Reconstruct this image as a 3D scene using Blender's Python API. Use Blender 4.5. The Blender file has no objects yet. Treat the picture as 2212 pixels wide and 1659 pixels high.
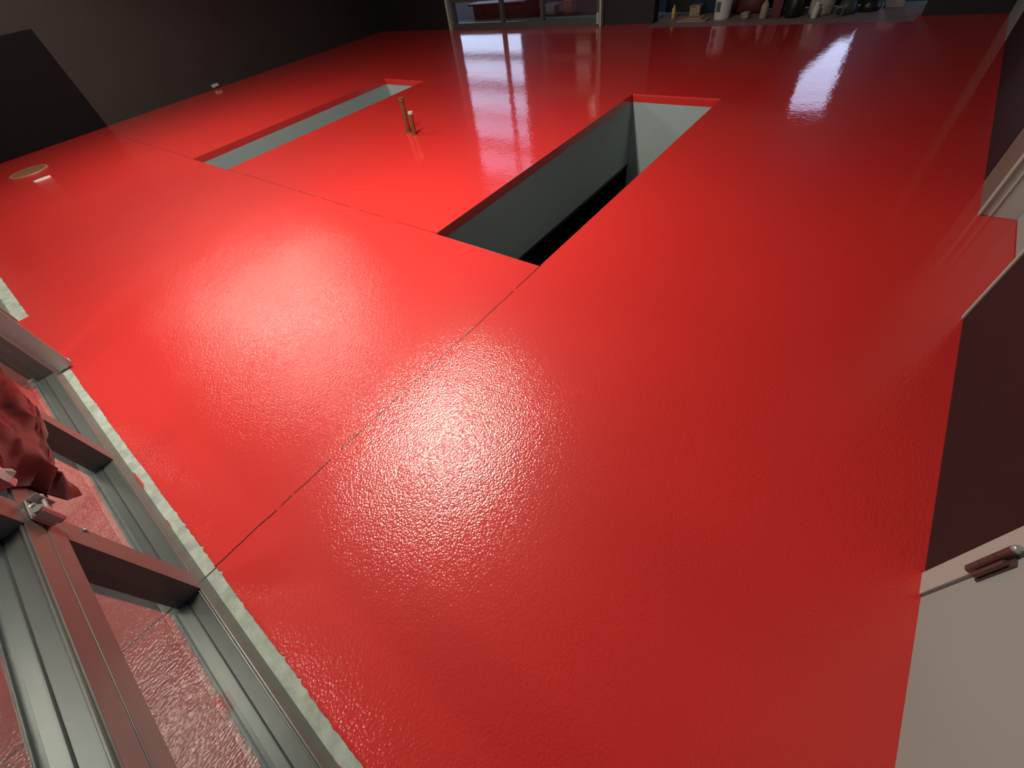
import bpy, bmesh, math, random
from mathutils import Vector, Matrix, noise

S = 1.5            # the camera height in metres; most plan sizes below are in units of it
sc = bpy.context.scene
C = sc.collection
random.seed(7)

# ------------------------------------------------------------------ camera
RX = Vector((0.79003665, 0.39178268, -0.47153836))
RY = Vector((0.59903729, -0.65689884, 0.45786269))
RZ = Vector((-0.13037034, -0.64419736, -0.75366659))
cam_d = bpy.data.cameras.new('camera')
cam = bpy.data.objects.new('camera', cam_d); C.objects.link(cam)
right = Vector((RX[0], RY[0], RZ[0])); up = -Vector((RX[1], RY[1], RZ[1])); back = -Vector((RX[2], RY[2], RZ[2]))
M = Matrix((right, up, back)).transposed().to_4x4(); M.translation = Vector((0, 0, S))
cam.matrix_world = M
cam_d.sensor_fit = 'HORIZONTAL'; cam_d.sensor_width = 36.0
cam_d.lens = 874.4 / 2212 * 36.0
cam_d.clip_start = 0.02; cam_d.clip_end = 300
sc.camera = cam

# ------------------------------------------------------------------ view + world (dusk sky outside)
sc.view_settings.view_transform = 'Standard'; sc.view_settings.look = 'None'
sc.view_settings.gamma = 1.0; sc.view_settings.use_curve_mapping = False
sc.view_settings.exposure = 0.0
w = bpy.data.worlds.new('dusk_sky'); sc.world = w; w.use_nodes = True
wn = w.node_tree.nodes; wl = w.node_tree.links
bg = wn['Background']; SKY = 4.2
tc = wn.new('ShaderNodeTexCoord'); sp = wn.new('ShaderNodeSeparateXYZ'); rp = wn.new('ShaderNodeValToRGB')
wl.new(tc.outputs['Generated'], sp.inputs[0]); wl.new(sp.outputs['Z'], rp.inputs[0])
rp.color_ramp.elements[0].position = 0.0; rp.color_ramp.elements[0].color = (0.60, 0.66, 0.92, 1)
rp.color_ramp.elements[1].position = 0.55; rp.color_ramp.elements[1].color = (0.13, 0.18, 0.34, 1)
wl.new(rp.outputs[0], bg.inputs[0]); # the last daylight glows low in the sky on the yard side (+y); the street side is darker
gy = wn.new('ShaderNodeMapRange'); gy.inputs[1].default_value = 0.1; gy.inputs[2].default_value = 0.7
gy.inputs[3].default_value = 0.5; gy.inputs[4].default_value = SKY; wl.new(sp.outputs['Y'], gy.inputs[0])
gz = wn.new('ShaderNodeMapRange'); gz.inputs[1].default_value = 0.75; gz.inputs[2].default_value = 0.25
gz.inputs[3].default_value = 0.25; gz.inputs[4].default_value = 1.0; wl.new(sp.outputs['Z'], gz.inputs[0])
gm = wn.new('ShaderNodeMath'); gm.operation = 'MULTIPLY'; wl.new(gy.outputs[0], gm.inputs[0]); wl.new(gz.outputs[0], gm.inputs[1])
wl.new(gm.outputs[0], bg.inputs[1])

# ------------------------------------------------------------------ ceiling strip lights
def strip(name, x, y, z, lx, ly, power, col=(1.0, 0.90, 0.76)):
    l = bpy.data.lights.new(name, 'AREA'); l.shape = 'RECTANGLE'; l.size = lx; l.size_y = ly
    l.energy = power; l.color = col
    o = bpy.data.objects.new(name, l); C.objects.link(o); o.location = (x, y, z)
    return o
LZ = 3.05
strip('strip_light', -2.98, 1.52, LZ, 0.18, 1.9, 178)
strip('strip_light', -7.30, 1.85, LZ, 1.2, 2.6, 120)
# fill light added outside the near doors to brighten the apron; no lamp seen
strip('apron_fill', -2.4, -2.2, 3.2, 0.5, 0.3, 30, (1.0, 0.92, 0.82))

# ------------------------------------------------------------------ materials
def new_mat(name):
    m = bpy.data.materials.new(name); m.use_nodes = True
    return m, m.node_tree.nodes, m.node_tree.links, m.node_tree.nodes['Principled BSDF']
def plain(name, col, rough=0.5, metal=0.0, spec=0.5, var=0.12, vscale=12.0, bump=0.0, bscale=60.0, coat=0.0):
    m, n, l, b = new_mat(name)
    g = n.new('ShaderNodeNewGeometry')
    nz = n.new('ShaderNodeTexNoise'); nz.inputs['Scale'].default_value = vscale; nz.inputs['Detail'].default_value = 5
    l.new(g.outputs['Position'], nz.inputs['Vector'])
    mx = n.new('ShaderNodeMix'); mx.data_type = 'RGBA'
    mx.inputs[6].default_value = tuple(c * (1 - var) for c in col) + (1,)
    mx.inputs[7].default_value = tuple(min(1, c * (1 + var)) for c in col) + (1,)
    l.new(nz.outputs['Fac'], mx.inputs[0]); l.new(mx.outputs[2], b.inputs['Base Color'])
    b.inputs['Roughness'].default_value = rough; b.inputs['Metallic'].default_value = metal
    b.inputs['Specular IOR Level'].default_value = spec; b.inputs['Coat Weight'].default_value = coat
    if bump:
        n2 = n.new('ShaderNodeTexNoise'); n2.inputs['Scale'].default_value = bscale; n2.inputs['Detail'].default_value = 3
        l.new(g.outputs['Position'], n2.inputs['Vector'])
        bp = n.new('ShaderNodeBump'); bp.inputs['Strength'].default_value = bump; bp.inputs['Distance'].default_value = 0.01
        l.new(n2.outputs['Fac'], bp.inputs['Height']); l.new(bp.outputs[0], b.inputs['Normal'])
    return m

def floor_material():
    m, n, l, b = new_mat('red_epoxy_floor')
    def N(t, **k):
        x = n.new(t)
        for a, v in k.items(): setattr(x, a, v)
        return x
    def math_(op, a, bb=None, c=None, clamp=False):
        x = N('ShaderNodeMath', operation=op); x.use_clamp = clamp
        for i, v in enumerate((a, bb, c)):
            if v is None: continue
            if isinstance(v, (int, float)): x.inputs[i].default_value = v
            else: l.new(v, x.inputs[i])
        return x.outputs[0]
    g = N('ShaderNodeNewGeometry'); pos = g.outputs['Position']
    sx = N('ShaderNodeSeparateXYZ'); l.new(pos, sx.inputs[0]); X, Y = sx.outputs[0], sx.outputs[1]
    def noise_(scale, det=3, rough=0.5):
        t = N('ShaderNodeTexNoise'); t.inputs['Scale'].default_value = scale
        t.inputs['Detail'].default_value = det; t.inputs['Roughness'].default_value = rough
        l.new(pos, t.inputs['Vector']); return t.outputs['Fac']
    # joints
    wob = math_('MULTIPLY', math_('SUBTRACT', noise_(9, 4), 0.5), 0.018)
    jx = math_('ABSOLUTE', math_('ADD', math_('ADD', X, 0.922 * S), wob))
    jm = math_('MULTIPLY', math_('LESS_THAN', jx, 0.0035), math_('LESS_THAN', Y, 1.20 * S))
    gate = math_('GREATER_THAN', noise_(7, 5, 0.7), 0.43)
    jm = math_('MULTIPLY', jm, gate)
    jy = math_('ABSOLUTE', math_('ADD', math_('SUBTRACT', Y, 1.204 * S), wob))
    jm2 = math_('MULTIPLY', math_('LESS_THAN', jy, 0.006), math_('LESS_THAN', X, -1.56 * S))
    jm2 = math_('MULTIPLY', math_('MULTIPLY', jm2, gate), 0.45)
    joint = math_('MAXIMUM', jm, jm2)
    # colour: paint thickness varies softly
    mx = N('ShaderNodeMix', data_type='RGBA')
    mx.inputs[6].default_value = (0.64, 0.024, 0.022, 1); mx.inputs[7].default_value = (0.74, 0.036, 0.031, 1)
    l.new(noise_(0.9, 4), mx.inputs[0])
    mj = N('ShaderNodeMix', data_type='RGBA'); l.new(mx.outputs[2], mj.inputs[6]); mj.inputs[7].default_value = (0.10, 0.004, 0.004, 1)
    l.new(joint, mj.inputs[0]); l.new(mj.outputs[2], b.inputs['Base Color'])
    # texture: broadcast grit under a glossy coat, stronger where it was rolled on thicker
    vo = N('ShaderNodeTexVoronoi'); vo.feature = 'F1'; vo.inputs['Scale'].default_value = 110
    l.new(pos, vo.inputs['Vector'])
    fine = noise_(190, 2, 0.6)
    mid = noise_(26, 3, 0.5)
    big = noise_(3.2, 2, 0.5)
    patch = math_('ADD', 0.55, math_('MULTIPLY', noise_(1.1, 3), 0.9))
    # the grit was broadcast heavily towards the front doors, hardly at all past the pits' middle
    am = N('ShaderNodeMapRange'); am.interpolation_type = 'SMOOTHSTEP'
    am.inputs[1].default_value = 0.75 * S; am.inputs[2].default_value = 2.1 * S; am.inputs[3].default_value = 1.0; am.inputs[4].default_value = 0.07
    l.new(Y, am.inputs[0]); amp = am.outputs[0]
    ro = N('ShaderNodeMapRange'); ro.inputs[1].default_value = 0.1; ro.inputs[2].default_value = 1.0
    ro.inputs[3].default_value = 0.035; ro.inputs[4].default_value = 0.14; l.new(amp, ro.inputs[0]); l.new(ro.outputs[0], b.inputs['Roughness'])
    h = math_('ADD', math_('MULTIPLY', math_('SUBTRACT', 1.0, vo.outputs['Distance']), 0.75), math_('MULTIPLY', fine, 0.3))
    h = math_('MULTIPLY', h, patch)
    h = math_('ADD', math_('MULTIPLY', math_('MULTIPLY', h, 0.0014), amp), math_('MULTIPLY', mid, 0.0008))
    h = math_('ADD', h, math_('MULTIPLY', big, 0.0018))
    h = math_('SUBTRACT', h, math_('MULTIPLY', joint, 0.002))
    bp = N('ShaderNodeBump'); bp.inputs['Strength'].default_value = 1.0; bp.inputs['Distance'].default_value = 1.0
    l.new(h, bp.inputs['Height']); l.new(bp.outputs[0], b.inputs['Normal'])
    b.inputs['Specular IOR Level'].default_value = 0.5
    b.inputs['Coat Weight'].default_value = 0.45; b.inputs['Coat Roughness'].default_value = 0.5
    return m

def strip_material():
    m, n, l, b = new_mat('bare_concrete')
    g = n.new('ShaderNodeNewGeometry')
    nz = n.new('ShaderNodeTexNoise'); nz.inputs['Scale'].default_value = 14; nz.inputs['Detail'].default_value = 6; nz.inputs['Roughness'].default_value = 0.65
    l.new(g.outputs['Position'], nz.inputs['Vector'])
    r = n.new('ShaderNodeValToRGB'); l.new(nz.outputs['Fac'], r.inputs[0])
    r.color_ramp.elements[0].position = 0.3; r.color_ramp.elements[0].color = (0.30, 0.35, 0.31, 1)
    r.color_ramp.elements[1].position = 0.62; r.color_ramp.elements[1].color = (0.52, 0.60, 0.54, 1)
    sx = n.new('ShaderNodeSeparateXYZ'); l.new(g.outputs['Position'], sx.inputs[0])
    # splashes of red paint near the door rail
    n2 = n.new('ShaderNodeTexNoise'); n2.inputs['Scale'].default_value = 5.5; n2.inputs['Detail'].default_value = 4
    l.new(g.outputs['Position'], n2.inputs['Vector'])
    near = n.new('ShaderNodeMapRange'); near.inputs[1].default_value = -0.445; near.inputs[2].default_value = -0.480
    near.inputs[3].default_value = -0.32; near.inputs[4].default_value = 0.03
    l.new(sx.outputs[1], near.inputs[0])
    far = n.new('ShaderNodeMapRange'); far.inputs[1].default_value = -2.9; far.inputs[2].default_value = -3.5
    far.inputs[3].default_value = 0.0; far.inputs[4].default_value = -0.12
    l.new(sx.outputs[0], far.inputs[0])
    a = n.new('ShaderNodeMath'); a.operation = 'ADD'; l.new(n2.outputs['Fac'], a.inputs[0]); l.new(near.outputs[0], a.inputs[1])
    a2 = n.new('ShaderNodeMath'); a2.operation = 'ADD'; l.new(a.outputs[0], a2.inputs[0]); l.new(far.outputs[0], a2.inputs[1])
    gt = n.new('ShaderNodeMapRange'); gt.inputs[1].default_value = 0.64; gt.inputs[2].default_value = 0.69; l.new(a2.outputs[0], gt.inputs[0])
    mx = n.new('ShaderNodeMix'); mx.data_type = 'RGBA'; l.new(gt.outputs[0], mx.inputs[0]); l.new(r.outputs[0], mx.inputs[6])
    mx.inputs[7].default_value = (0.55, 0.05, 0.04, 1)
    # the saw joint runs on across the strip
    ax = n.new('ShaderNodeMath'); ax.operation = 'ADD'; l.new(sx.outputs[0], ax.inputs[0]); ax.inputs[1].default_value = 0.918 * S
    ab = n.new('ShaderNodeMath'); ab.operation = 'ABSOLUTE'; l.new(ax.outputs[0], ab.inputs[0])
    lt = n.new('ShaderNodeMath'); lt.operation = 'LESS_THAN'; l.new(ab.outputs[0], lt.inputs[0]); lt.inputs[1].default_value = 0.004
    m2 = n.new('ShaderNodeMix'); m2.data_type = 'RGBA'; l.new(lt.outputs[0], m2.inputs[0]); l.new(mx.outputs[2], m2.inputs[6])
    m2.inputs[7].default_value = (0.10, 0.05, 0.03, 1)
    l.new(m2.outputs[2], b.inputs['Base Color'])
    bp = n.new('ShaderNodeBump'); bp.inputs['Strength'].default_value = 0.15; bp.inputs['Distance'].default_value = 0.01
    l.new(nz.outputs['Fac'], bp.inputs['Height']); l.new(bp.outputs[0], b.inputs['Normal'])
    b.inputs['Roughness'].default_value = 0.6
    return m

def glass_material():
    m = bpy.data.materials.new('insulated_glass'); m.use_nodes = True
    n, l = m.node_tree.nodes, m.node_tree.links
    n.remove(n['Principled BSDF']); out = n['Material Output']
    tr = n.new('ShaderNodeBsdfTransparent'); tr.inputs[0].default_value = (0.86, 0.89, 0.88, 1)
    gl = n.new('ShaderNodeBsdfGlossy'); gl.inputs['Roughness'].default_value = 0.02; gl.inputs[0].default_value = (1, 1, 1, 1)
    fr = n.new('ShaderNodeFresnel'); gm = n.new('ShaderNodeNewGeometry')
    ior = n.new('ShaderNodeMapRange'); ior.inputs[3].default_value = 1.75; ior.inputs[4].default_value = 1 / 1.75
    l.new(gm.outputs['Backfacing'], ior.inputs[0]); l.new(ior.outputs[0], fr.inputs[0])   # same reflectance on both faces of a pane
    mx = n.new('ShaderNodeMixShader'); l.new(fr.outputs[0], mx.inputs[0]); l.new(tr.outputs[0], mx.inputs[1]); l.new(gl.outputs[0], mx.inputs[2])
    l.new(mx.outputs[0], out.inputs[0])
    return m

MAT = dict(
    floor=floor_material(), concrete=strip_material(), glass=glass_material(),
    wall=plain('charcoal_wall_paint', (0.023, 0.022, 0.020), 0.55, var=0.2, vscale=2, bump=0.25, bscale=45),
    wallr=plain('dark_brown_wall_paint', (0.011, 0.0105, 0.0105), 0.55, var=0.2, vscale=3, bump=0.2, bscale=60),
    wallb=plain('black_wall_paint', (0.012, 0.012, 0.013), 0.5, var=0.2, vscale=2, bump=0.2, bscale=45),
    panel=plain('flat_black', (0.005, 0.004, 0.006), 0.6, spec=0.15, var=0.15, vscale=3),
    ceil=plain('dark_ceiling', (0.10, 0.09, 0.085), 0.8),
    pit=plain('grey_pit_paint', (0.38, 0.47, 0.48), 0.55, var=0.06, vscale=3),
    alu=plain('clear_anodised_aluminium', (0.125, 0.138, 0.128), 0.34, metal=0.4, var=0.06, vscale=20),
    seal=plain('black_rubber_seal', (0.02, 0.02, 0.02), 0.6),
    steel=plain('galvanised_steel', (0.42, 0.44, 0.44), 0.26, metal=0.45, var=0.15, vscale=60),
    rust=plain('rusty_pipe', (0.20, 0.085, 0.035), 0.5, metal=0.3, var=0.6, vscale=60, bump=0.5, bscale=150),
    white=plain('off_white_paint', (0.34, 0.41, 0.385), 0.45, var=0.03, vscale=2),
    trimw=plain('white_trim_paint', (0.44, 0.48, 0.44), 0.4, var=0.04, vscale=6),
    trimg=plain('grey_trim_paint', (0.18, 0.155, 0.125), 0.5, var=0.1, vscale=6),
    hinge=plain('dull_bronze_hinge', (0.13, 0.095, 0.09), 0.4, metal=0.5, var=0.25, vscale=80),
    plastic=plain('black_plastic_sheet', (0.010, 0.005, 0.007), 0.25, spec=0.12, var=0.3, vscale=20, bump=0.12, bscale=14),
    asphalt=plain('outside_asphalt', (0.030, 0.032, 0.034), 0.8, var=0.3, vscale=15),
    apron=plain('outside_concrete', (0.17, 0.18, 0.165), 0.75, var=0.12, vscale=8),
    apronb=plain('outside_pale_concrete', (0.26, 0.33, 0.30), 0.75, var=0.1, vscale=8),
    blocker=plain('sky_blocker', (0.035, 0.026, 0.024), 0.8, var=0.2, vscale=3),
    drain=plain('brown_drain_cover', (0.30, 0.13, 0.07), 0.5, var=0.15, vscale=25),
    cream=plain('worn_steel_ring', (0.45, 0.22, 0.15), 0.4, var=0.1),
    slab=plain('dusty_pink_concrete', (0.30, 0.20, 0.17), 0.7, var=0.25, vscale=10),
    base=plain('dark_shade_void', (0.05, 0.06, 0.06), 0.8, var=0.2, vscale=3),
    paper=plain('white_paper', (0.85, 0.82, 0.80), 0.6, var=0.03),
)

# ------------------------------------------------------------------ helpers
def bbox(bm, x0, x1, y0, y1, z0, z1):
    """box in units of S"""
    v = [bm.verts.new((x * S, y * S, z * S)) for z in (z0, z1) for x, y in ((x0, y0), (x1, y0), (x1, y1), (x0, y1))]
    for f in ((3, 2, 1, 0), (4, 5, 6, 7), (0, 1, 5, 4), (1, 2, 6, 5), (2, 3, 7, 6), (3, 0, 4, 7)):
        bm.faces.new([v[i] for i in f])
    return bm
def boxes(*bs):
    bm = bmesh.new()
    for b in bs: bbox(bm, *b)
    return bm
def tube(bm, p0, p1, r0, r1=None, seg=16, caps=True):
    """cone frustum between two points, metres"""
    r1 = r0 if r1 is None else r1
    p0, p1 = Vector(p0), Vector(p1); d = (p1 - p0).normalized()
    a = d.orthogonal().normalized(); b = d.cross(a)
    R = []
    for p, r in ((p0, r0), (p1, r1)):
        R.append([bm.verts.new(p + (a * math.cos(t) + b * math.sin(t)) * r) for t in [2 * math.pi * i / seg for i in range(seg)]])
    for i in range(seg):
        j = (i + 1) % seg; bm.faces.new((R[0][i], R[0][j], R[1][j], R[1][i]))
    if caps:
        bm.faces.new(R[0][::-1]); bm.faces.new(R[1])
    return bm
def lathe(bm, c, prof, seg=24):
    """prof = [(radius, z)] in metres around the vertical through c"""
    rows = []
    for r, z in prof:
        if r < 1e-5: rows.append([bm.verts.new((c[0], c[1], c[2] + z))])
        else: rows.append([bm.verts.new((c[0] + r * math.cos(2 * math.pi * i / seg), c[1] + r * math.sin(2 * math.pi * i / seg), c[2] + z)) for i in range(seg)])
    for a, b in zip(rows, rows[1:]):
        for i in range(seg):
            j = (i + 1) % seg
            if len(a) == 1 and len(b) == 1: continue
            if len(a) == 1: bm.faces.new((a[0], b[j], b[i]))
            elif len(b) == 1: bm.faces.new((a[i], a[j], b[0]))
            else: bm.faces.new((a[i], a[j], b[j], b[i]))
    return bm
def obj(name, bm, mat, parent=None, bevel=0.0, smooth=False):
    me = bpy.data.meshes.new(name); bmesh.ops.recalc_face_normals(bm, faces=bm.faces); bm.to_mesh(me); bm.free()
    me.materials.append(MAT[mat] if isinstance(mat, str) else mat)
    if smooth:
        for p in me.polygons: p.use_smooth = True
    o = bpy.data.objects.new(name, me); C.objects.link(o)
    if parent is not None:
        o.parent = parent; o.matrix_parent_inverse = Matrix.Translation(parent.location).inverted()
    if bevel:
        b = o.modifiers.new('bevel', 'BEVEL'); b.width = bevel; b.segments = 2; b.limit_method = 'ANGLE'; b.angle_limit = math.radians(40)
    return o
def struct(name, bm, mat, parent=None, **k):
    o = obj(name, bm, mat, parent, **k)
    if parent is None: o['kind'] = 'structure'
    return o
def empty(name, loc):
    o = bpy.data.objects.new(name, None); C.objects.link(o); o.location = loc; o.empty_display_size = 0.1
    return o
def tag(o, label, cat, group=None):
    o['label'] = label; o['category'] = cat
    if group: o['group'] = group
    return o

# ------------------------------------------------------------------ room shell (units of S)
XL, XR, YB, YF, H = -7.08, 0.435, 5.55, -0.36, 2.6
PA = (-4.481, -3.850, 1.200, 3.370)      # far left pit
PB = (-1.562, -0.925, 1.206, 3.345)      # near pit
LIP = 0.050

def build_floor():
    bm = bmesh.new()
    xs = [XL, PA[0], PA[1], PB[0], PB[1], XR, 0.545]
    def quad(x0, x1, y0, y1):
        vs = [bm.verts.new((x * S, y * S, 0)) for x, y in ((x0, y0), (x1, y0), (x1, y1), (x0, y1))]
        bm.faces.new(vs)
    yn = 1.0
    YE = 5.36
    for i in range(5):
        x0, x1 = xs[i], xs[i + 1]
        p = PA if i == 1 else PB if i == 3 else None
        if p:
            quad(x0, x1, yn, p[2]); quad(x0, x1, p[3], YE)
        else:
            quad(x0, x1, yn, PB[2]); quad(x0, x1, PB[2], YE)
    # the recess of the side doorway
    quad(XR, 0.56, 1.5, 2.3); quad(XR, 0.56, -0.29, 1.0)
    # behind the back opening the red coat stops short; elsewhere it runs to the wall
    quad(XL, -2.42, YE, YB + 0.02); quad(-0.12, XR, YE, YB + 0.02)
    # near edge: a ragged paint line beside the door threshold
    n = 1400; prev = None
    rnd = random.Random(3)
    chips = [(rnd.uniform(-1.2, 0.1), rnd.uniform(0.003, 0.008), rnd.uniform(0.002, 0.007)) for _ in range(11)]
    for k in range(n + 1):
        x = XL + (XR - XL) * k / n
        if x > -2.45:
            y = -0.292 + 0.003 * noise.noise(Vector((x * 6, 0, 0))) + 0.003 * noise.noise(Vector((x * 60, 3, 0)))
            y += sum(d * max(0, 1 - abs(x - c) / w_) for c, w_, d in chips)
            y = y + (0.02 if x < -2.36 else 0) - (0.14 if x < -2.40 else 0)
        elif x > -3.02: y = -0.44
        else: y = -0.30 + 0.003 * noise.noise(Vector((x * 20, 0, 0)))
        a = bm.verts.new((x * S, y * S, 0)); b = bm.verts.new((x * S, yn * S, 0)); c = bm.verts.new((x * S, y * S, -0.004))
        if prev:
            bm.faces.new((prev[0], a, b, prev[1])); bm.faces.new((prev[2], c, a, prev[0]))
        prev = (a, b, c)
    # red painted slab edge round the pits
    for p in (PA, PB):
        for (xa, ya), (xb, yb) in (((p[0], p[2]), (p[1], p[2])), ((p[1], p[2]), (p[1], p[3])), ((p[1], p[3]), (p[0], p[3])), ((p[0], p[3]), (p[0], p[2]))):
            v = [bm.verts.new((x * S, y * S, z * S)) for x, y, z in ((xa, ya, 0), (xb, yb, 0), (xb, yb, -LIP), (xa, ya, -LIP))]
            bm.faces.new(v)
    bmesh.ops.remove_doubles(bm, verts=bm.verts, dist=0.0004)
    me = bpy.data.meshes.new('floor'); bm.to_mesh(me); bm.free()
    bm = bmesh.new(); bm.from_mesh(me)
    # round over the pit edges
    ed = []
    for e in bm.edges:
        if len(e.link_faces) == 2:
            z = [v.co.z for v in e.verts]
            n0, n1 = e.link_faces[0].normal, e.link_faces[1].normal
            if max(abs(q) for q in z) < 1e-6 and abs(n0.dot(n1)) < 0.3 and e.verts[0].co.y > 1.1 * S: ed.append(e)
    bmesh.ops.bevel(bm, geom=ed, offset=0.012, segments=3, profile=0.5, affect='EDGES')
    return bm
fl = struct('floor', build_floor(), 'floor')

def pit(p, loc_label):
    e = empty('service_pit', ((p[0] + p[1]) / 2 * S, (p[2] + p[3]) / 2 * S, -0.5 * S))
    D = 0.497
    # four painted walls, sides cut at the shade line; dark void below for shade
    bs = [(p[0] - 0.05, p[0], p[2] - 0.05, p[3] + 0.05), (p[1], p[1] + 0.05, p[2] - 0.05, p[3] + 0.05), (p[0], p[1], p[2] - 0.05, p[2]), (p[0], p[1], p[3], p[3] + 0.05)]
    for k, b in enumerate(bs): obj('pit_wall', boxes(b + (-1.2 if k == 3 else -D, -LIP - 0.0005)), 'pit', e)
    obj('edge_angle', boxes((p[0] - 0.05, p[0] + 0.003, p[2], p[3], -D - 0.02, -D), (p[1] - 0.003, p[1] + 0.05, p[2], p[3], -D - 0.02, -D)), 'seal', e)
    tag(e, loc_label, 'pit')
pit(PB, 'open service pit with grey walls nearest the camera, wide and dark inside')
pit(PA, 'narrow-looking grey service pit farther left, behind the two rusty pipes')

# dark void under the slab, stands in for shade low in the pits
struct('wall_shade_void', boxes((-5.2, -0.2, 0.5, 0.6, -1.75, -0.06), (-5.2, -0.2, 4.6, 4.7, -1.75, -0.06), (-5.3, -5.2, 0.5, 4.7, -1.75, -0.06), (-0.2, -0.1, 0.5, 4.7, -1.75, -0.06),
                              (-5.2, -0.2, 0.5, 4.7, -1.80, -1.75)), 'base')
# concrete threshold strips
struct('trim_1', boxes((-2.42, XR, -0.43, -0.275, -0.04, -0.0015)), 'concrete')
struct('trim_2', boxes((XL, -3.02, -0.43, -0.285, -0.04, -0.0015)), 'concrete')
struct('trim_3', boxes((-2.44, -0.10, 5.34, 6.02, -0.04, -0.001)), 'slab')

# walls
struct('wall_left', boxes((XL - 0.1, XL, -0.5, YB + 0.1, -0.02, H)), 'wall')
struct('wall_back', boxes((XL, -5.46, YB, YB + 0.12, -0.02, H), (-3.03, -2.42, YB, YB + 0.12, -0.02, H), (-0.10, XR + 0.1, YB, YB + 0.12, -0.02, H),
                          (-5.46, -3.03, YB, YB + 0.12, 2.05, H), (-2.42, -0.10, YB, YB + 0.12, 2.05, H)), 'wallb')
struct('wall_front', boxes((XL, -5.5, -0.50, -0.39, -0.02, H), (-3.02, -2.40, -0.50, -0.40, -0.02, H), (-5.5, -3.02, -0.50, -0.39, 2.05, H), (-2.40, XR + 0.1, -0.50, -0.39, 2.05, H)), 'wall')
struct('wall_right', boxes((XR, XR + 0.125, 0.640, 1.545, -0.02, H), (XR, XR + 0.125, 2.56, 4.78, -0.02, H), (XR + 0.03, XR + 0.125, 4.78, YB, -0.02, H),
                           (XR, XR + 0.125, 1.545, 2.56, 1.4, H), (XR + 0.03, XR + 0.125, -0.5, 0.640, -0.02, H), (XR, XR + 0.03, -0.5, 0.64, 1.45, H)), 'wallr')
struct('ceiling', boxes((XL - 0.1, XR + 0.125, -0.5, YB + 0.12, H, H + 0.05)), 'ceil')

# side doors on the right
d1 = struct('door_1', boxes((XR, XR + 0.028, -0.45, 0.586, -0.004, 1.40)), 'white', bevel=0.003)
struct('trim_4', boxes((XR - 0.004, XR + 0.03, 0.590, 0.640, 0.0, 1.45), (XR - 0.004, XR + 0.03, -0.36, 0.640, 1.405, 1.45)), 'trimw', bevel=0.002)
def hinge(parent, y, z0, z1):
    bm = boxes((XR - 0.0035, XR, y - 0.022, y + 0.012, z0 + 0.006, z1 - 0.010))
    L = (z1 - z0) / 3
    for k in range(3):
        tube(bm, ((XR - 0.008) * S, y * S, (z0 + k * L + 0.001) * S), ((XR - 0.008) * S, y * S, (z0 + (k + 1) * L - 0.001) * S), 0.011, seg=14)
    tube(bm, ((XR - 0.008) * S, y * S, z0 * S), ((XR - 0.008) * S, y * S, (z0 - 0.006) * S), 0.010, 0.005, seg=14)
    tube(bm, ((XR - 0.008) * S, (y - .016) * S, (z0 + 0.012) * S), ((XR - 0.008) * S, (y - .016) * S, (z1 - 0.02) * S), 0.007, seg=10)
    h = obj('hinge', bm, 'hinge', parent, smooth=False); h['label'] = 'dull brown door hinge'
    tip = bmesh.new(); lathe(tip, ((XR - 0.008) * S, y * S, z1 * S), [(0.0, 0.012), (0.008, 0.010), (0.011, 0.004), (0.011, -0.002), (0, -0.002)], 14)
    obj('pin_cap', tip, 'steel', h, smooth=True)
hinge(d1, 0.593, 0.150, 0.252)

struct('door_2', boxes((0.542, 0.556, 1.56, 2.235, 0.004, 1.39)), 'white')
struct('trim_5', boxes((XR - 0.004, XR + 0.012, 1.545, 1.562, 0.0, 1.4), (XR + 0.012, 0.56, 1.545, 1.556, 0, 1.4)), 'trimw')
struct('trim_6', boxes((XR - 0.004, XR + 0.002, 2.235, 2.262, 0, 1.4), (XR + 0.002, 0.465, 2.246, 2.262, 0, 1.4), (0.462, 0.468, 2.238, 2.262, 0, 1.4), (0.468, 0.56, 2.243, 2.262, 0, 1.4)), 'trimw', bevel=0.002)
struct('trim_7', boxes((XR, XR + 0.125, 2.262, 2.545, -0.01, 1.4)), 'trimg')
struct('door_3', boxes((XR, XR + 0.03, 4.79, 5.54, 0.0, 1.5)), 'white')

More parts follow.
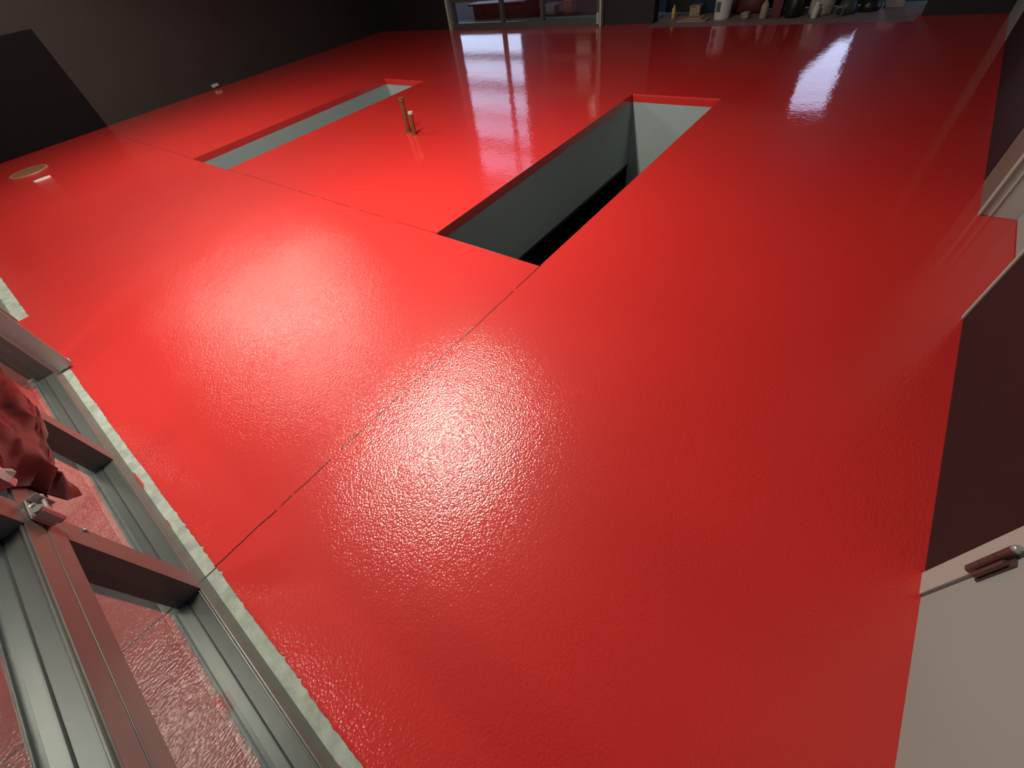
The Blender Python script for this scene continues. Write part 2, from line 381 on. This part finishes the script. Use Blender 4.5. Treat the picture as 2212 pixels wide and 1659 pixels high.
# ------------------------------------------------------------------ sectional glass doors
def sectional_door(name, x0, x1, stiles, yface, sgn, zs, rails, top, sw=0.066):
    """sgn +1: the room lies towards +y. rails = list of (z0, z1) bands; stiles = right edges"""
    e = empty(name, ((x0 + x1) / 2 * S, (yface - sgn * 0.03) * S, 0)); e['kind'] = 'structure'
    def yy(a, b):
        p, q = yface + sgn * a, yface + sgn * b
        return (min(p, q), max(p, q))
    dep = -0.034                                     # glass sits this far behind the inner face
    for k, (z0, z1) in enumerate(rails):
        bs = []
        zm = (z0 + z1) / 2
        if k == 0:
            bs.append((x0, x1) + yy(0, -0.055) + (z0, z1))
            bs.append((x0 + 0.01, x1) + yy(-0.004, -0.006) + (z1, z1 + 0.003))
        else:
            bs.append((x0, x1) + yy(0, -0.055) + (z0, zm - 0.0012))
            bs.append((x0, x1) + yy(0, -0.055) + (zm + 0.0012, z1))
            bs.append((x0, x1) + yy(-0.004, -0.05) + (zm - 0.0012, zm + 0.0012))
            bs.append((x0 + 0.01, x1) + yy(-0.003, -0.007) + (z1, z1 + 0.004))
        obj('rail', boxes(*bs), 'alu', e, bevel=0.0015)
        obj('glazing_seal', boxes((x0, x1) + yy(dep + 0.0012, dep - 0.002) + (z1, z1 + 0.001)), 'seal', e)
    for i, xr in enumerate(stiles):
        for (a, b) in zip(rails, rails[1:] + [(top, top)]):
            if b[0] <= a[1]: continue
            obj('stile', boxes((xr - sw, xr) + yy(0, -0.055) + (a[1], b[0])), 'alu', e, bevel=0.0015)
    for (a, b) in zip(rails, rails[1:] + [(top, top)]):
        obj('glass_pane', boxes((x0, x1) + yy(dep, dep - 0.0012) + (a[1] - 0.004, b[0])), 'glass', e)
    return e
RL = [(0.0, 0.063), (0.390, 0.464), (0.80, 0.875), (1.21, 1.285), (1.62, 1.695), (2.02, 2.06)]
sectional_door('door_4', -2.30, 0.43, [-2.192, -1.478, -0.843, -0.20, 0.425], -0.320, 1, 0, RL, 2.06)
RLb = [(0.0, 0.062), (0.280, 0.335), (0.625, 0.705), (1.05, 1.09), (1.43, 1.56), (2.02, 2.06)]
d5 = sectional_door('door_5', -5.42, -3.06, [-5.36, -4.49, -3.85, -3.06], YB - 0.02, -1, 0, RLb, 2.06, sw=0.045)
struct('trim_8', boxes((-5.475, -5.435, YB - 0.05, YB + 0.02, 0, 2.1), (-3.055, -3.03, YB - 0.05, YB + 0.02, 0, 2.1), (-3.085, -3.055, YB - 0.06, YB - 0.045, 0.02, 0.12)), 'trimw')
sectional_door('door_6', -5.5, -3.05, [-5.43, -4.8, -4.15, -3.12], -0.355, 1, 0, RL, 2.06)
struct('trim_9', boxes((-3.05, -3.02, -0.345, -0.40, 0.0, 2.1)), 'trimg')
# third bay: rolled up dark door, its bottom at waist height
struct('door_7', boxes((-2.42, -0.10, YB + 0.01, YB + 0.05, 0.72, 2.06)), 'wallb')

# steel guide track of the near door
tr = boxes((-2.312, -2.300, -0.322, -0.270, 0.010, 2.0), (-2.345, -2.300, -0.395, -0.322, 0.010, 2.0), (-2.345, -2.340, -0.322, -0.285, 0.010, 2.0))
tk = obj('door_track', tr, 'steel'); tk['kind'] = 'structure'; tk.name = 'trim_10'

# hinge bracket, screw
def bracket():
    e = empty('door_hinge', (-0.89 * S, -0.32 * S, 0.43 * S))
    bm = boxes((-0.920, -0.862, -0.3195, -0.3165, 0.415, 0.452), (-0.920, -0.917, -0.3165, -0.300, 0.415, 0.452), (-0.865, -0.862, -0.3165, -0.300, 0.415, 0.452))
    obj('bracket', bm, 'steel', e, bevel=0.002)
    t = bmesh.new(); tube(t, (-0.872 * S, -0.305 * S, 0.411 * S), (-0.872 * S, -0.305 * S, 0.456 * S), 0.012, seg=18)
    obj('roller_sleeve', t, 'steel', e, smooth=False)
    t = bmesh.new(); tube(t, (-0.932 * S, -0.305 * S, 0.434 * S), (-0.872 * S, -0.305 * S, 0.434 * S), 0.005, seg=12)
    for x, z in ((-0.905, 0.424), (-0.905, 0.443), (-0.890, 0.43)):
        tube(t, (x * S, -0.3165 * S, z * S), (x * S, -0.311 * S, z * S), 0.007, seg=6)
    obj('bolt', t, 'steel', e)
    tag(e, 'shiny galvanised steel roller hinge bolted where stile and middle rail of the glass door meet', 'hinge')
bracket()
bm = bmesh.new(); lathe(bm, (0, 0, 0), [(0, 0.006), (0.006, 0.005), (0.008, 0.0), (0, 0)], 12)
bmesh.ops.rotate(bm, verts=bm.verts, cent=(0, 0, 0), matrix=Matrix.Rotation(-math.pi / 2, 3, 'X'))
bmesh.ops.translate(bm, verts=bm.verts, vec=(-0.904 * S, -0.320 * S, 0.340 * S))
tag(obj('screw', bm, 'steel', smooth=True), 'small bright screw head on the upright stile of the glass door, below the hinge', 'screw')

def poly_bm(pts, levels=4):
    """a finely triangulated outline in the xz plane"""
    from mathutils.geometry import tessellate_polygon
    bm = bmesh.new(); vs = [bm.verts.new((x, 0, z)) for x, z in pts]
    for t in tessellate_polygon([[Vector((x, z, 0)) for x, z in pts]]): bm.faces.new([vs[i] for i in t])
    for _ in range(levels):
        bmesh.ops.subdivide_edges(bm, edges=bm.edges[:], cuts=1, use_grid_fill=True); bmesh.ops.triangulate(bm, faces=bm.faces[:])
    return bm
# black plastic draped over the middle rail
def drape():
    pts = [(-2.1, .60), (-1.75, .385), (-1.657, .367), (-1.643, .346), (-1.499, .327), (-1.464, .311), (-1.449, .29), (-1.36, .30), (-1.287, .325), (-1.191, .328), (-1.146, .34),
           (-1.105, .365), (-1.12, .352), (-1.095, .338), (-1.085, .318), (-1.063, .300), (-1.045, .315), (-1.0, .352), (-0.985, .398), (-0.985, .43), (-0.955, .462), (-0.905, .50), (-0.93, .58), (-1.2, .60), (-1.7, .72)]
    bm = poly_bm(pts)
    P = [Vector((x, z)) for x, z in pts]
    def dist(x, z):
        q = Vector((x, z)); m = 9
        for a, b in zip(P, P[1:] + P[:1]):
            ab = b - a; t = max(0, min(1, (q - a).dot(ab) / ab.length_squared)); m = min(m, (q - a - ab * t).length)
        return m
    vs = list(bm.verts)
    base = {v: dist(v.co.x, v.co.z) for v in vs}
    bmesh.ops.duplicate(bm, geom=bm.verts[:] + bm.edges[:] + bm.faces[:])
    allv = list(bm.verts)
    keep = set(base)
    for v in allv:
        x, z = v.co.x, v.co.z
        if v in keep:
            d = base[v]
            fold = 0.5 + 0.5 * math.sin(26 * (x * 0.6 + z) + 3 * noise.noise(Vector((x * 5, 0, z * 5))))
            v.co.y = -0.316 + min(0.030, d * 0.6) * (0.7 + 0.35 * fold) + 0.010 * noise.noise(Vector((x * 16, 1, z * 16))) * min(1, d * 30)
        else:
            v.co.y = -0.3175
        v.co *= S
    bmesh.ops.remove_doubles(bm, verts=bm.verts, dist=0.0022)
    o = obj('plastic_sheet', bm, 'plastic', smooth=True)
    tag(o, 'crumpled shiny black plastic sheet draped over the middle rail of the glass door', 'plastic sheet')
drape()
# torn silver tape holding it
bm = bmesh.new()
g = [[bm.verts.new((( -0.868 - 0.010 * i + 0.004 * random.random()) * S, (-0.288 + 0.010 * random.random()) * S, (0.508 + 0.012 * j + 0.004 * random.random()) * S)) for i in range(6)] for j in range(4)]
for j in range(3):
    for i in range(5): bm.faces.new((g[j][i], g[j][i + 1], g[j + 1][i + 1], g[j + 1][i]))
o = obj('tape', bm, 'steel'); m_ = o.modifiers.new('s', 'SOLIDIFY'); m_.thickness = 0.002
tag(o, 'crinkled strip of silver tape on the black plastic sheet at the left edge', 'tape')

# ------------------------------------------------------------------ small things on the floor and walls
bm = boxes((XL, XL + 0.012, -0.4, 1.30, 0.004, 0.865))  # flat black rectangle on the lower left wall
tag(obj('wall_rectangle', bm, 'panel', bevel=0.003), 'large flat black rectangle on the charcoal wall at the left', 'board')
bm = bmesh.new(); tube(bm, (XL * S, 2.66 * S, 0.040 * S), ((XL + 0.03) * S, 2.66 * S, 0.040 * S), 0.022, seg=14)
bbox(bm, XL, XL + 0.01, 2.61, 2.70, 0.02, 0.05)
tag(obj('pipe_stub', bm, 'trimw'), 'small pale capped pipe stub low on the charcoal wall', 'pipe stub')

e = empty('drain_cover', (-6.225 * S, 0.335 * S, 0))
bm = bmesh.new(); lathe(bm, (-6.225 * S, 0.335 * S, 0), [(0.0, 0.004), (0.205, 0.004), (0.205, 0.0)], 40); obj('cover', bm, 'drain', e)
bm = bmesh.new(); lathe(bm, (-6.225 * S, 0.335 * S, 0), [(0.207, 0.0), (0.207, 0.006), (0.235, 0.006), (0.238, 0.0)], 40); obj('ring', bm, 'cream', e)
tag(e, 'round brown drain cover set in the red floor near the left wall', 'drain cover')
bm = bmesh.new(); 
n = 28; R = [[], []]
for i in range(n):
    t = 2 * math.pi * i / n; x = 0.035 * math.copysign(abs(math.cos(t)) ** .6, math.cos(t)); y = 0.066 * math.copysign(abs(math.sin(t)) ** .6, math.sin(t))
    for k, z in enumerate((0.0, 0.008)): R[k].append(bm.verts.new(((-5.735 + x) * S, (0.345 + y) * S, z)))
for i in range(n):
    j = (i + 1) % n; bm.faces.new((R[0][i], R[0][j], R[1][j], R[1][i]))
bm.faces.new(R[1]); bm.faces.new(R[0][::-1])
tag(obj('cover_plate', bm, 'paper'), 'small white oval plate on the red floor beside the brown drain cover', 'plate')

def rusty_pipe(x, y, lx, ly, h, r, label, cap):
    e = empty('rusty_pipe', (x * S, y * S, 0))
    bm = bmesh.new(); b0 = Vector((x * S, y * S, 0)); t0 = Vector(((x + lx) * S, (y + ly) * S, h * S))
    d = (t0 - b0)
    tube(bm, b0, t0, r, seg=16)
    obj('pipe', bm, 'rust', e, smooth=False)
    bm = bmesh.new(); tube(bm, t0 - d * 0.07, t0 + d * 0.02, r * 1.25, r * 1.2, seg=16); obj('pipe_cap', bm, cap, e)
    bm = bmesh.new(); tube(bm, b0, b0 + d * 0.06, r * 1.45, r * 1.3, seg=16); obj('base_collar', bm, 'rust', e)
    tag(e, label, 'pipe')
rusty_pipe(-2.862, 2.228, 0.022, 0.0, 0.225, 0.026, 'taller rusty brown pipe standing up from the red floor between the pits', 'rust')
rusty_pipe(-2.768, 2.205, 0.016, 0.0, 0.150, 0.022, 'shorter rusty pipe with a bright open end, beside the taller pipe', 'trimw')

# ------------------------------------------------------------------ outside ground and sky-blocking walls
struct('ground', boxes((-12, 6, -7, -0.40, -0.06, -0.012)), 'apron')
struct('ground', boxes((-12, 6, 5.66, 6.15, -0.05, -0.006)), 'apronb')
struct('ground', boxes((-14, 8, 6.15, 40, -0.08, -0.03)), 'asphalt')
struct('wall_skyblock', boxes((-7.95, -2.25, 10.4, 13, -0.06, 7)), 'blocker')  # added yard walls, placed to block the sky beside the mirrored gaps
struct('wall_skyblock', boxes((-0.98, 7, 10.4, 13, -0.06, 7)), 'blocker')

# ------------------------------------------------------------------ clutter under the raised back door
def sheet(name, pts, y, mat, thick=0.004, amp=0.018, freq=9):
    bm = poly_bm(pts)
    for v in bm.verts:
        v.co.y = y + amp * math.sin(v.co.x * freq + 1.5 * noise.noise(Vector((v.co.x * 2, 0, v.co.z * 3)))) ; v.co *= S
    o = obj(name, bm, mat, smooth=True); m_ = o.modifiers.new('s', 'SOLIDIFY'); m_.thickness = thick
    return o
tp = [(-2.5, 0.004), (-0.56, 0.004), (-0.547, 0.142), (-0.566, 0.176), (-0.578, 0.217), (-0.59, 0.255), (-0.674, 0.262), (-0.69, 0.285), (-0.72, 0.31), (-0.745, 0.355), (-0.78, 0.385), (-0.81, 0.43), (-0.86, 0.48), (-0.885, 0.53),
      (-0.918, 0.569), (-0.90, 0.66), (-0.91, 0.75), (-0.88, 1.2), (-2.5, 1.2)]
tag(sheet('backdrop_sheet', tp, 6.05, MAT['tarp'] if 'tarp' in MAT else MAT['seal']), 'black tarpaulin added to shape the mirrored sky, behind the clutter at the back opening', 'backdrop_sheet')  # added sheet; its ragged edge cuts the sky mirrored in the floor

def bag(name, x0, x1, y, h, mat, label, seed=1, dy=0.10, tie=True):
    """slumped sack: lathe-like body pinched towards the top, units of S"""
    bm = bmesh.new(); cx, rx = (x0 + x1) / 2, (x1 - x0) / 2
    rows = []; seg = 26
    prof = [(0.0, 0.0), (0.86, 0.0), (1.0, 0.10), (0.98, 0.30), (0.90, 0.52), (0.72, 0.72), (0.40, 0.85), (0.20, 0.90), (0.30, 1.0), (0.0, 0.97)] if tie else \
           [(0.0, 0.0), (0.90, 0.0), (1.0, 0.06), (1.0, 0.35), (0.96, 0.70), (0.90, 0.95), (0.80, 1.0), (0.0, 0.98)]
    for r, t in prof:
        row = []
        for i in range(seg):
            a = 2 * math.pi * i / seg
            k = 1 + 0.16 * noise.noise(Vector((math.cos(a) * 2.2, math.sin(a) * 2.2, t * 4 + seed * 7.3))) * (1 if t > 0 else 0.3)
            row.append(bm.verts.new(((cx + rx * r * k * math.cos(a)) * S, (y + dy * r * k * math.sin(a)) * S, (t * h + 0.0005) * S)))
        rows.append(row)
    for a, b in zip(rows, rows[1:]):
        for i in range(seg):
            j = (i + 1) % seg; bm.faces.new((a[i], a[j], b[j], b[i]))
    bmesh.ops.remove_doubles(bm, verts=bm.verts, dist=0.0005)
    o = obj(name, bm, mat, smooth=True)
    return tag(o, label, 'bag')
MAT.update(
    bucket=plain('white_plastic', (0.62, 0.64, 0.60), 0.4, var=0.03), label=plain('grey_label_print', (0.10, 0.12, 0.12), 0.5),
    yellow=plain('yellow_plastic', (0.55, 0.42, 0.05), 0.4), card=plain('tan_cardboard', (0.38, 0.27, 0.18), 0.8),
    beige=plain('beige_plastic', (0.35, 0.29, 0.23), 0.5), dred=plain('dark_red_plastic', (0.10, 0.012, 0.012), 0.5),
    rag=plain('pink_rag', (0.55, 0.25, 0.25), 0.9), blackbag=plain('black_bin_liner', (0.016, 0.015, 0.016), 0.35, var=0.3),
    greenbag=plain('dark_green_bag', (0.05, 0.065, 0.05), 0.5, var=0.5, vscale=8), sack=plain('speckled_grey_sack', (0.42, 0.38, 0.34), 0.8, var=0.75, vscale=38),
    greyboard=plain('grey_board', (0.30, 0.26, 0.26), 0.7), hose=plain('grey_hose', (0.16, 0.15, 0.12), 0.5), blue=plain('dark_blue_cloth', (0.01, 0.03, 0.05), 0.9))
# white bucket with two label panels
e = empty('white_bucket', (-1.735 * S, 5.66 * S, 0))
bm = bmesh.new(); lathe(bm, (-1.735 * S, 5.66 * S, 0), [(0, 0.001), (0.100, 0.001), (0.108, 0.02), (0.125, 0.36), (0.132, 0.365), (0.132, 0.39), (0.125, 0.39), (0.0, 0.39)], 28); obj('bucket', bm, 'bucket', e, smooth=False)
bm = bmesh.new()
for z0, z1 in ((0.10, 0.215), (0.245, 0.34)):
    r = 0.1175 if z0 < .2 else 0.1245
    for k in range(4):
        a0, a1 = [math.radians(-128 + 9 * q) for q in (k, k + 1)]
        bm.faces.new([bm.verts.new((-1.735 * S + (r + dr) * math.cos(a), 5.66 * S + (r + dr) * math.sin(a), z)) for a, z, dr in ((a0, z0, 0), (a1, z0, 0), (a1, z1, .006), (a0, z1, .006))])
o = obj('label_panel', bm, 'label', e); o['label'] = 'dark grey printed label panel'
tag(e, 'white plastic bucket with dark label standing on the back threshold', 'bucket')
# yellow tube
bm = bmesh.new(); lathe(bm, (-2.275 * S, 5.74 * S, 0), [(0, 0.001), (0.026, 0.001), (0.028, 0.01), (0.028, 0.13), (0.012, 0.15), (0.010, 0.175), (0, 0.175)], 16)
tag(obj('tube', bm, 'yellow', smooth=True), 'small upright yellow tube at the left end of the back clutter', 'tube')
# flat cardboard and box
bm = boxes((-2.16, -1.86, 5.56, 5.72, 0.001, 0.012), (-2.10, -1.92, 5.60, 5.74, 0.0125, 0.022))
tag(obj('cardboard', bm, 'card'), 'flattened tan cardboard lying left of the white bucket', 'cardboard')
bm = boxes((-2.14, -2.03, 5.84, 5.94, 0.001, 0.085)); bbox(bm, -2.145, -2.085, 5.82, 5.838, 0.075, 0.082)
tag(obj('carton', bm, 'card', bevel=0.004), 'small tan carton behind the flattened cardboard', 'carton')
bag('dark_blue_bag', -2.16, -1.86, 5.985, 0.26, 'blue', 'dark blue bag slumped behind the small tan carton', 3, dy=0.03)
# crumpled paper
bm = bmesh.new(); bmesh.ops.create_icosphere(bm, subdivisions=3, radius=0.07)
for v in bm.verts:
    v.co *= 1 + 0.55 * noise.noise(v.co * 22); v.co.z *= 0.6
    v.co.z = max(v.co.z, -0.036); v.co += Vector((-1.50 * S, 5.66 * S, 0.037))
tag(obj('crumpled_paper', bm, 'beige'), 'crumpled pale paper on the floor right of the white bucket', 'paper')
# beige bottle
e = empty('beige_bottle', (-1.33 * S, 5.62 * S, 0))
bm = bmesh.new(); lathe(bm, (-1.33 * S, 5.62 * S, 0), [(0, 0.001), (0.048, 0.001), (0.052, 0.01), (0.052, 0.14), (0.040, 0.17), (0.018, 0.19), (0.018, 0.205), (0, 0.205)], 20); obj('bottle', bm, 'beige', e, smooth=True)
bm = bmesh.new(); lathe(bm, (-1.33 * S, 5.62 * S, 0), [(0, 0.206), (0.022, 0.206), (0.022, 0.232), (0, 0.232)], 16); obj('cap', bm, 'bucket', e)
tag(e, 'beige plastic bottle with pale cap, beside the dark red box', 'bottle')
bm = boxes((-1.275, -1.185, 5.64, 5.74, 0.001, 0.145)); bbox(bm, -1.28, -1.18, 5.635, 5.745, 0.145, 0.155)
tag(obj('red_box', bm, 'dred', bevel=0.004), 'dark red plastic box between the beige bottle and the black bag', 'box')
bm = bmesh.new(); bmesh.ops.create_icosphere(bm, subdivisions=3, radius=0.085)
for v in bm.verts:
    v.co *= 1 + 0.4 * noise.noise(v.co * 16 + Vector((3, 0, 0))); v.co.z *= 0.35; v.co.z = max(v.co.z, -0.02)
    v.co += Vector((-1.245 * S, 5.69 * S, 0.155 * S + 0.022))
tag(obj('rag', bm, 'rag', smooth=True), 'pink and white rag lying on top of the dark red box', 'rag')
bag('bin_bag', -1.165, -1.00, 5.68, 0.27, 'blackbag', 'black bin bag between the dark red box and the speckled sack', 5, dy=0.09)
bag('bin_bag', -1.72, -1.38, 5.90, 0.30, 'dred', 'dark maroon bag behind the white bucket and crumpled paper', 9, dy=0.08)
bag('cement_sack', -0.965, -0.775, 5.72, 0.24, 'sack', 'speckled grey paper sack standing behind the small white bottle', 11, dy=0.08, tie=False)
e = empty('white_bottle', (-0.885 * S, 5.575 * S, 0))
bm = bmesh.new(); lathe(bm, (-0.885 * S, 5.575 * S, 0), [(0, 0.001), (0.034, 0.001), (0.036, 0.01), (0.036, 0.11), (0.026, 0.13), (0.014, 0.14), (0, 0.14)], 18); obj('bottle', bm, 'bucket', e, smooth=True)
bm = bmesh.new(); lathe(bm, (-0.885 * S, 5.575 * S, 0), [(0, 0.141), (0.017, 0.141), (0.015, 0.165), (0, 0.165)], 14); obj('cap', bm, 'paper', e)
tag(e, 'small white bottle in front of the speckled grey sack', 'bottle')
# hose coil
bm = bmesh.new()
for q in range(3):
    R_, zc = 0.045 + 0.003 * q, 0.006
    ring = []
    for i in range(20):
        a = 2 * math.pi * i / 20
        c = Vector(((-0.70) * S + R_ * math.cos(a), (5.585 + 0.004 * q) * S + 0.013 * q, 0.056 + R_ * math.sin(a)))
        d = Vector((math.cos(a), 0, math.sin(a)))
        ring.append([bm.verts.new(c + d * 0.005 * math.cos(t) + Vector((0, 1, 0)) * 0.005 * math.sin(t)) for t in [2 * math.pi * k / 8 for k in range(8)]])
    for i in range(20):
        A, B = ring[i], ring[(i + 1) % 20]
        for k in range(8): bm.faces.new((A[k], A[(k + 1) % 8], B[(k + 1) % 8], B[k]))
tag(obj('cable_coil', bm, 'hose', smooth=True), 'small coil of grey cable leaning on the dark green bag', 'cable')
bag('green_bag', -0.74, -0.59, 5.72, 0.135, 'greenbag', 'dark green bag behind the small cable coil', 13, dy=0.07)
bag('bin_bag', -0.58, -0.42, 5.80, 0.115, 'blackbag', 'low black bin bag at the right end, beside the leaning grey board', 15, dy=0.07)
bm = boxes((-0.405, -0.265, 5.90, 5.912, 0.0, 0.16))
bmesh.ops.rotate(bm, verts=bm.verts, cent=Vector((0, 5.9 * S, 0)), matrix=Matrix.Rotation(math.radians(-12), 3, 'X'))
tag(obj('grey_board', bm, 'greyboard'), 'small grey board leaning at the right end of the back clutter', 'board')
# things in the yard behind the glass door
bm = boxes((-5.6, -4.62, 6.2, 6.6, -0.03, 0.15), (-5.65, -4.58, 6.15, 6.65, 0.15, 0.17), (-5.5, -5.4, 6.17, 6.2, 0.03, 0.13), (-4.75, -4.65, 6.17, 6.2, 0.03, 0.13))  # added dark box standing in for a shadow on the pavement
tag(obj('pavement_shade_box', bm, 'dred', bevel=0.01), 'dark maroon stand-in for shaded pavement, a plain container outside, behind the left panes of the back glass door', 'block')
bm = boxes((-4.50, -4.28, 6.42, 6.62, -0.029, 0.06), (-4.52, -4.26, 6.40, 6.64, 0.06, 0.07))
tag(obj('carton', bm, 'bucket', bevel=0.004), 'pale carton outside, left of the thin mullion of the back glass door', 'carton')
bm = boxes((-4.16, -4.02, 6.45, 6.58, -0.029, 0.09), (-4.17, -4.01, 6.44, 6.59, 0.09, 0.10))
tag(obj('carton', bm, 'rag', bevel=0.004), 'pinkish carton outside, right of the thin mullion of the back glass door', 'carton')
# scrap of clear tape at the foot of the door track
bm = bmesh.new()
rr = random.Random(5)
g = [[bm.verts.new(((-2.385 + 0.012 * i + 0.005 * rr.random()) * S, (-0.282 - 0.010 * j + 0.006 * rr.random()) * S, (0.003 + 0.012 * rr.random()) * S)) for i in range(7)] for j in range(4)]
for j in range(3):
    for i in range(6): bm.faces.new((g[j][i], g[j][i + 1], g[j + 1][i + 1], g[j + 1][i]))
o = obj('tape', bm, 'paper'); m_ = o.modifiers.new('s', 'SOLIDIFY'); m_.thickness = 0.002
tag(o, 'crumpled scrap of clear white tape on the floor at the foot of the door track', 'tape')

# a dim warm window in the yard wall, mirrored faintly in the wet-looking floor
m, n, l, b = new_mat('lit_window'); b.inputs['Emission Color'].default_value = (1.0, 0.55, 0.25, 1); b.inputs['Emission Strength'].default_value = 0.2
struct('window_1', boxes((-6.35, -5.95, 10.385, 10.4, 1.15, 1.95)), m)
struct('window_frame', boxes((-6.39, -6.35, 10.37, 10.4, 1.11, 1.99), (-5.95, -5.91, 10.37, 10.4, 1.11, 1.99), (-6.35, -5.95, 10.37, 10.4, 1.11, 1.15), (-6.35, -5.95, 10.37, 10.4, 1.95, 1.99)), 'seal').name = 'trim_11'
